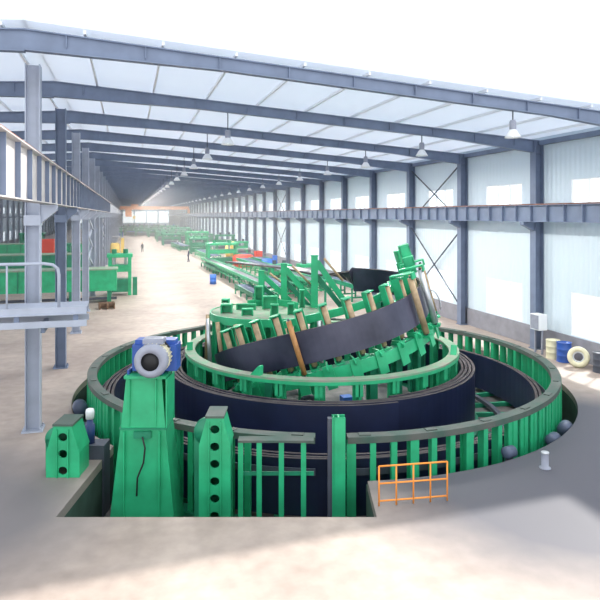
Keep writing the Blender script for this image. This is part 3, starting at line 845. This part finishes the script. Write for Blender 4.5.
# ================================================================== WALKWAY AT THE LEFT
g = thing('raised_walkway', 'raised grey steel walkway with tube railing crossing in front of the nearest column', 'walkway', (-1.25, 20.0, 0), 0)
L = 14.0; zt = 7.2-(306-215)*18.9/600
MB().box(-L, 0, 0, 1.2, zt-.05, zt).build('deck', STEEL_L, g)
for y in (0.0, 1.15):
    m = MB(); m.box(-L, 0, y, y+.05, zt-.24, zt-.05); m.box(-L, 0, y-.06, y+.05, zt-.24, zt-.21); m.build('edge_channel', STEEL_L, g)
    MB().box(-L, 0, y-.04, y+.06, zt-.62, zt-.42).build('bottom_chord', STEEL_L, g)
    for k in range(8): MB().box(-.4-k*1.7, -.25-k*1.7, y, y+.05, zt-.42, zt-.24).build('strut', STEEL, g)
for x in (-2.8, -2.3, -5.2, -7.8): MB().tube([(x, .04, zt), (x, .04, zt+1.36)], .03, 8).build('railing_post', STEEL_L, g)
zz = zt+1.36
m = MB(); m.tube([(-L, .04, zz), (-1.25, .04, zz), (-1.0, .04, zz-.04), (-.86, .04, zz-.16), (-.82, .04, zz-.35), (-.82, .04, zt)], .05, 10); m.build('handrail', STEEL_L, g)
for x in (-1.3, -3.6, -8.4):
    MB().box(x-.06, x+.06, .1, 1.15, zt-.8, zt-.5).build('cross_beam', STEEL, g)
m = MB()
for x in (-7.0, -12.5): MB().box(x-.12, x+.12, .4, .8, 0, zt-.5).build('leg', STEEL_L, g)
# valve on the walkway
g = thing('valve', 'small dark valve fitting standing on the walkway left of the column', 'valve', (-4.3, 20.6, zt+.002), 0)
MB().lathe([(0, 0), (.15, 0), (.15, .05), (.06, .08), (.06, .5), (.12, .55), (.12, .7), (0, .7)], 14).build('body', STEEL_D, g)
m = MB(); m.tube([(.22*math.cos(i*PI/8), .22*math.sin(i*PI/8), .8) for i in range(16)], .02, 6, closed=True); m.build('handwheel', STEEL_D, g)

# ================================================================== MACHINE LINES
def bed(L, wd, h, label, loc, rz=0, rollers=10, mt=GREEN):
    g = thing('roller_bed', label, 'roller bed', loc, rz)
    for x in (-wd/2, wd/2-.1): MB().box(x, x+.1, 0, L, h-.35, h).build('side_rail', mt, g)
    n = max(2, int(L/2.2))
    for i in range(n+1):
        y = .1+(L-.2)*i/n
        for x in (-wd/2, wd/2-.12): MB().box(x, x+.12, y-.06, y+.06, 0, h-.35).build('leg', mt, g)
        MB().box(-wd/2+.12, wd/2-.12, y-.05, y+.05, .3, .42).build('cross_beam', mt, g)
    for i in range(rollers):
        y = .3+(L-.6)*i/(rollers-1); MB().tube([(-wd/2+.1, y, h-.12), (wd/2-.1, y, h-.12)], .09, 10).build('roller', STEEL, g)
    return g
def press(w_, d_, h, label, loc, rz=0, mt=GREEN, acc=GREEN_D, name='press_frame', cat='press'):
    g = thing(name, label, cat, loc, rz)
    for x in (-w_/2, w_/2-.3):
        for y in (0, d_-.3): MB().box(x, x+.3, y, y+.3, 0, h).build('upright', mt, g)
    MB().box(-w_/2-.1, w_/2+.1, -.1, d_+.1, h, h+.3).build('crown', mt, g)
    MB().box(-w_/2+.3, w_/2-.3, .1, d_-.1, .3, h*.42).build('bed_block', acc, g)
    MB().box(-w_/2+.3, w_/2-.3, .05, d_-.05, h*.62, h*.80).build('platen', mt, g)
    for x in (-w_/4, w_/4):
        MB(Matrix.Translation((x, d_/2, 0))).lathe([(0, h*.8), (.14, h*.8), (.14, h), (0, h)], 12).build('ram', SILVER, g)
        MB(Matrix.Translation((x, d_/2, 0))).lathe([(0, h+.3), (.22, h+.3), (.22, h+.7), (0, h+.72)], 12).build('cylinder_head', acc, g)
    MB().box(w_/2+.1, w_/2+.5, 0, .6, 0, 1.6).build('control_box', acc, g)
    return g
# right of the aisle, from near to far
rb = [((13.2, 50.5), 9, 1.9, 1.1, 'nearest green roller bed right of the aisle, behind the round platform'),
      ((17.0, 52.0), 12, 1.6, 1.3, 'green roller bed against the right wall behind the pit'),
      ((11.6, 63.0), 12, 1.8, 1.1, 'green roller bed beyond the nearest one beside the aisle'),
      ((15.5, 68.0), 14, 1.8, 1.4, 'long green roller bed near the red machine'),
      ((12.6, 90.0), 16, 1.8, 1.2, 'distant green roller bed beyond the open green press'),
      ((15.0, 112.0), 16, 2.2, 1.5, 'far green roller bed halfway down the hall')]
for (x, y), L, wd, h, lab in rb: bed(L, wd, h, lab, (x, y, 0), .03, 12)
press(4.2, 2.2, 3.0, 'open green press frame right of the aisle beyond the blue barrel', at(223, 267))
press(3.0, 2.5, 2.6, 'green press frame behind the open one, nearer the aisle end', (12.6, 112, 0), 0, GREEN_D)
press(4.5, 3, 3.4, 'tall dark green press far along the right of the aisle', (14.2, 128, 0), .05, GREEN, GREEN_D)
press(4.5, 3, 3.6, 'green press in the far distance under the crane', (13.5, 160, 0), 0, GREEN_D, STEEL_D)
press(5, 3, 3.6, 'blue-green press in the far distance beyond all others on the right', (12.5, 190, 0), 0, GREEN_D, BLUE)
def unit(loc, mt, lab, w_=2.2, d_=1.2, h=1.3, rz=0):
    g = thing('pump_unit', lab, 'pump unit', loc, rz)
    MB().box(-w_/2, w_/2, -d_/2, d_/2, 0, .3).build('base', mt, g)
    m = MB(Matrix.Translation((-w_*.12, 0, .3+h*.33)) @ Matrix.Rotation(PI/2, 4, 'Y')); m.lathe([(0, -w_*.32), (h*.25, -w_*.3), (h*.33, -w_*.24), (h*.33, w_*.24), (h*.25, w_*.3), (0, w_*.32)], 20); m.build('tank', mt, g)
    MB().box(w_*.24, w_*.45, -d_*.35, d_*.35, .3, h).build('control_box', mt, g)
    MB().tube([(-w_*.3, 0, h*.9), (-w_*.3, 0, h+.3), (w_*.1, 0, h+.3), (w_*.3, 0, h)], .05, 8).build('pipe', SILVER, g)
unit(at(247, 267), RED, 'red machine unit among the green beds right of the aisle', 4.6, 1.6, 2.2)
unit(at(269, 271), BLUE_B, 'bright blue pump unit right of the red machine', 2.2, 1.2, 2.0)
unit((16.2, 99, 0), YEL, 'small yellow unit on the far green machine line', 1.6, 1.2, 2.8)
c = at(213, 284); g = thing('drum', 'blue drum standing alone on the aisle floor', 'drum', c)
MB().lathe([(0, 0), (.34, 0), (.34, .3), (.355, .32), (.34, .34), (.34, .64), (.355, .66), (.34, .68), (.34, 1.0), (.32, 1.0), (.32, .97), (0, .97)], 24).build('barrel', BLUE_B, g)
MB().lathe([(0, .99), (.3, .99), (.3, .97), (0, .97)], 20).build('lid', BLUE, g)

for (x, y, L, wd, h, lab) in ((10.4, 47.5, 7, 1.5, .9, 'low green roller bed at the aisle edge just behind the round platform'), (18.6, 44, 10, 1.5, 1.5, 'green roller bed close to the right wall behind the tallest green post'),
                         (10.8, 72, 9, 1.4, .8, 'low green roller bed beside the aisle in front of the open green press'), (17.4, 76, 14, 1.8, 1.5, 'green roller bed along the right wall behind the red machine'),
                         (10.8, 120, 16, 2.0, 1.2, 'far green roller bed at the aisle edge behind the second press')):
    bed(L, wd, h, lab, (x, y, 0), .04, 10, GREEN_D)
press(2.6, 2.0, 2.4, 'small green press near the right wall behind the red machine', (18.4, 101, 0), 0, GREEN, STEEL_D)
press(3.4, 2.0, 3.2, 'green press by the right wall beyond the open green press', (17.6, 112, 0), 0, GREEN_D, STEEL_D)
first = None
for k, (x, y) in enumerate(((17, 140), (10, 145), (17.5, 155), (9.5, 165), (17, 172), (10, 180), (16, 184), (8.5, 200), (14.5, 206), (4.5, 215), (18, 215), (1, 222), (10, 228), (5, 242), (13, 245), (17, 238), (-.5, 246), (1.5, 262), (12, 266), (6, 270))):
    if first is None: first = press(4.2, 3.0, 2.5, '', (x, y, 0), 0, GREEN_D, STEEL_D); o = first
    else: o = dup(first, (x, y, 0), .05*(k % 3))
    o['label'] = 'tiny blue-green machine in the crowded rows at the far end of the hall'; o['group'] = 'machines in the far distance'

def belt_line(p, q, wd, label):
    p = Vector(p); q = Vector(q); g = thing('belt_conveyor', label, 'conveyor', (p.x, p.y, 0), math.atan2(-(q-p).x, (q-p).y))
    L = (Vector((q.x, q.y, 0))-Vector((p.x, p.y, 0))).length; za, zb = p.z, q.z
    MB().bar((0, 0, za), (0, L, zb), wd, .06).build('belt', BELT_G, g)
    for x in (-wd/2-.05, wd/2+.05):
        MB().bar((x, 0, za), (x, L, zb), .1, .25).build('side_rail', GREEN, g); MB().bar((x, 0, za-.6), (x, L, zb-.6), .1, .1).build('bottom_rail', GREEN, g)
        m = MB(); n = int(L/1.5)
        for i in range(n):
            t0, t1 = i/n, (i+1)/n; a_, b_ = za+(zb-za)*t0, za+(zb-za)*t1
            m.bar((x, L*t0, a_-.6), (x, L*t1, b_), .06)
        m.build('lattice', GREEN_D, g)
        n = int(L/5)
        for i in range(n+1):
            t = i/n; z = za+(zb-za)*t; MB().box(x-.07, x+.07, L*t-.07, L*t+.07, 0, z-.6).build('leg', GREEN_D, g)
belt_line(atd(318, 282, 44), atd(262, 264, 80), 1.0, 'long lattice conveyor with dark belt running from behind the pit towards the blue unit')
belt_line(atd(272, 287, 49), atd(205, 258, 84), .9, 'low lattice conveyor with dark belt closest to the aisle')
for x, y, lab in ((17.8, 58, 'green press against the right wall left of the blue pump unit'), (14.8, 58.5, 'short green press between the roller beds in front of the red machine')):
    press(2.0, 1.6, 1.9, lab, (x, y, 0), 0, GREEN, STEEL_D)
# left of the aisle, behind the dividing columns
def longbench(x0, x1, y, dep, z0, z1, lab, mt=GREEN):
    g = thing('machine_bench', lab, 'machine bench', (x0, y, 0))
    L = x1-x0
    MB().box(0, L, 0, dep, z0, z1).build('body', mt, g)
    MB().box(-.1, L+.1, -.1, dep+.1, z1, z1+.1).build('top_plate', GREEN_DUST, g)
    n = int(L/1.6)
    for i in range(n): MB().box(.3+i*1.6, .4+i*1.6, -.08, 0, z0, z1).build('rib', GREEN_D, g)
    for i in range(int(L/3)+1): MB().box(.1+i*3*.98, .4+i*3*.98, .1, dep-.1, 0, z0).build('leg', GREEN_D, g)
    MB().box(0, L, .3, .5, .25, .45).build('tie_bar', STEEL_D, g)
longbench(-13.5, -.9, 51.5, 2.2, 1.0, 2.7, 'long bright green machine bench behind the left columns')
longbench(-16, -3.6, 64, 2.5, 1.2, 3.2, 'second green machine bench behind the long bright green one', GREEN_D)
longbench(-20, -4.5, 84, 2.5, 1.0, 3.4, 'third green machine bench deeper in the left bay')
press(2.0, 1.8, 3.4, 'narrow green press at the aisle end of the long green bench', (-.7, 56, 0), 0)
press(3.2, 2.5, 3.6, 'green press frame in the left bay behind the benches', (-8.0, 74, 0), 0, GREEN_D, STEEL_D)
press(3.2, 2.5, 4.2, 'dark green press frame deep in the left bay', (-14.0, 98, 0), 0, GREEN_D, STEEL_D)
bed(16, 2.0, 1.3, 'grey-green roller bed deep in the left bay', (-7.5, 100, 0), 0, 12, GREEN_D)
unit((-1.8, 108, 0), YEL, 'yellow and cream machine beside the dividing columns', 2.6, 1.6, 3.2)
unit((-8.0, 61, 2.9), RED, 'red drum-shaped unit above the left benches', 1.6, 1.1, 1.4) if False else None
g = thing('control_cabinet', 'tall red cabinet behind the left green benches', 'cabinet', (-8.6, 70, 0))
MB().box(-.9, .9, -.5, .5, 0, 4.6).build('housing', RED, g)
for x in (-.85, .05): MB().box(x, x+.8, -.54, -.5, .2, 4.4).build('door', RED, g)
g = thing('pallet_stack', 'low stack of brown timber pallets in front of the green press at the aisle', 'pallet stack', (-1.6, 48.6, 0), .1)
TIMB = mat('brown_timber', (.22, .13, .08), .8, 0, .3, 3)
for i in range(3):
    m = MB()
    for k in range(5): m.box(-.6, .6, -.5+k*.225, -.4+k*.225, .12+i*.15, .14+i*.15)
    for k in (-.55, 0, .5): m.box(k, k+.1, -.5, .5, i*.15, .12+i*.15)
    m.build('pallet', TIMB, g)

# distant machine rows near the end wall
for i, (x, y, lab) in enumerate(((2, 236, 'low blue-green machine across the far end, left one'), (8, 250, 'low blue-green machine across the far end, middle one'), (14, 226, 'low blue-green machine across the far end, right one'),
                     (-4.8, 205, 'low green machine by the dividing columns in the far distance'))):
    press(5.5, 3.0, 2.6, lab, (x, y, 0), 0, GREEN_D, BLUE)

# ------------------------------------------------------------------ overhead crane
g = thing('overhead_crane', 'orange overhead travelling crane spanning the far end of the bay', 'overhead crane', (0, 214, 0))
for y in (-1.2, 1.0): MB().box(LBX-.1, RBX+.1, y, y+.4, 9.1, 10.2).build('girder', CRANE, g)
for x, z in ((LBX, 9.02), (RBX, 7.82)): MB().box(x-.22, x+.22, -2.2, 2.2, z, 9.1 if z < 8.5 else 9.6).build('end_carriage', CRANE, g)
MB().box(1.0, 3.4, -1.3, 1.5, 10.2, 10.9).build('trolley', CRANE, g)
m = MB(); m.tube([(2, 0, 10.3), (2, 0, 6.8)], .06, 8); m.build('hoist_rope', STEEL_D, g)
MB().box(1.5, 2.5, -.4, .4, 5.9, 6.9).build('hook_block', YEL, g)
MB().box(-.9, 1.2, -1.8, -.9, 6.6, 9.1).build('driver_cabin', CRANE, g)

# ------------------------------------------------------------------ people
def person(loc, rz, lab, cloth, h=1.72, pose='stand'):
    s = h/1.72; me = bpy.data.meshes.new('person')
    lean = .0 if pose == 'stand' else .45
    J = {'pelvis': (0, 0, .93), 'spine': (0, lean*.3, 1.15), 'chest': (0, lean*.6, 1.34), 'neck': (0, lean*.8, 1.48), 'headb': (0, lean*.9, 1.56), 'headt': (0, lean, 1.68),
         'hl': (-.10, 0, .88), 'hr': (.10, 0, .88), 'kl': (-.12, .06, .48), 'kr': (.13, -.02, .48), 'al': (-.13, .10, .09), 'ar': (.14, -.14, .09), 'fl': (-.13, .24, .04), 'fr': (.15, 0, .04),
         'sl': (-.19, lean*.7, 1.40), 'sr': (.19, lean*.7, 1.40), 'el': (-.25, lean*.9+.02, 1.12), 'er': (.25, lean*.9, 1.12), 'wl': (-.24, lean+.16, .90), 'wr': (.25, lean+.12, .88), 'tl': (-.23, lean+.2, .80), 'tr': (.24, lean+.16, .78)}
    Rr = {'pelvis': .13, 'spine': .125, 'chest': .145, 'neck': .055, 'headb': .085, 'headt': .085, 'hl': .09, 'hr': .09, 'kl': .062, 'kr': .062, 'al': .045, 'ar': .045, 'fl': .04, 'fr': .04,
          'sl': .065, 'sr': .065, 'el': .045, 'er': .045, 'wl': .032, 'wr': .032, 'tl': .03, 'tr': .03}
    ks = list(J); ix = {k: i for i, k in enumerate(ks)}
    E = [('pelvis', 'spine'), ('spine', 'chest'), ('chest', 'neck'), ('neck', 'headb'), ('headb', 'headt'), ('pelvis', 'hl'), ('pelvis', 'hr'), ('hl', 'kl'), ('hr', 'kr'), ('kl', 'al'), ('kr', 'ar'), ('al', 'fl'), ('ar', 'fr'),
         ('chest', 'sl'), ('chest', 'sr'), ('sl', 'el'), ('sr', 'er'), ('el', 'wl'), ('er', 'wr'), ('wl', 'tl'), ('wr', 'tr')]
    me.from_pydata([tuple(c*s for c in J[k]) for k in ks], [(ix[a_], ix[b_]) for a_, b_ in E], [])
    me.materials.append(cloth)
    o = bpy.data.objects.new('person', me); COL.objects.link(o)
    md = o.modifiers.new('skin', 'SKIN'); 
    for k in ks: me.skin_vertices[0].data[ix[k]].radius = (Rr[k]*s*1.15, Rr[k]*s*1.15)
    me.skin_vertices[0].data[0].use_root = True
    o.modifiers.new('sub', 'SUBSURF').render_levels = 1
    o.location = loc; o.rotation_euler.z = rz
    tag(o, lab, 'person')
    MB(Matrix.Translation(Vector(J['headt'])*s)).lathe([(0, .14), (.07, .12), (.115, .05), (.12, 0), (.15, -.01), (.12, -.02)], 16).build('helmet', YEL if cloth is CLOTH_K else WHITEP, o)
    MB(Matrix.Translation(Vector(J['headt'])*s)).lathe([(0, .02), (.09, 0), (.095, -.05), (.075, -.12), (.03, -.15), (0, -.15)], 14, Matrix.Translation((0, .012, 0))).build('face', SKIN, o)
    return o
person(at(142.3, 252), .3, 'person in dark workwear standing in the middle of the aisle', CLOTH_K, 1.75)
person(at(188.5, 262), PI*.5, 'person in navy workwear standing nearest on the right of the aisle', CLOTH_N, 1.85)
person(at(179.5, 250), 1.2, 'person in dark clothes leaning forward beside the right machine line', CLOTH_N, 1.75, 'lean')
person(at(116.5, 255.5), -.5, 'person in black workwear standing by the dividing columns', CLOTH_K, 1.7)
person(at(163, 243), 0, 'person in faded blue workwear far down the aisle', CLOTH_B, 1.8)

# ------------------------------------------------------------------ haze hanging in the hall
hm = bpy.data.materials.new('dusty_air'); hm.use_nodes = True; nt = hm.node_tree; nt.nodes.clear()
o = nt.nodes.new('ShaderNodeOutputMaterial'); vs = nt.nodes.new('ShaderNodeVolumeScatter'); vs.inputs['Color'].default_value = (.93, .96, 1, 1); vs.inputs['Density'].default_value = .0030; vs.inputs['Anisotropy'].default_value = .2
nt.links.new(vs.outputs[0], o.inputs['Volume'])
o = MB().prism([(X0-.5, .02), (X1-.0, .02), (X1-.0, 11.3), (XR, 13.0), (X0, 11.3)], 45, Y1-.5).build('haze', hm)
tag(o, 'pale dusty haze filling the far length of the hall', 'haze', kind='stuff')
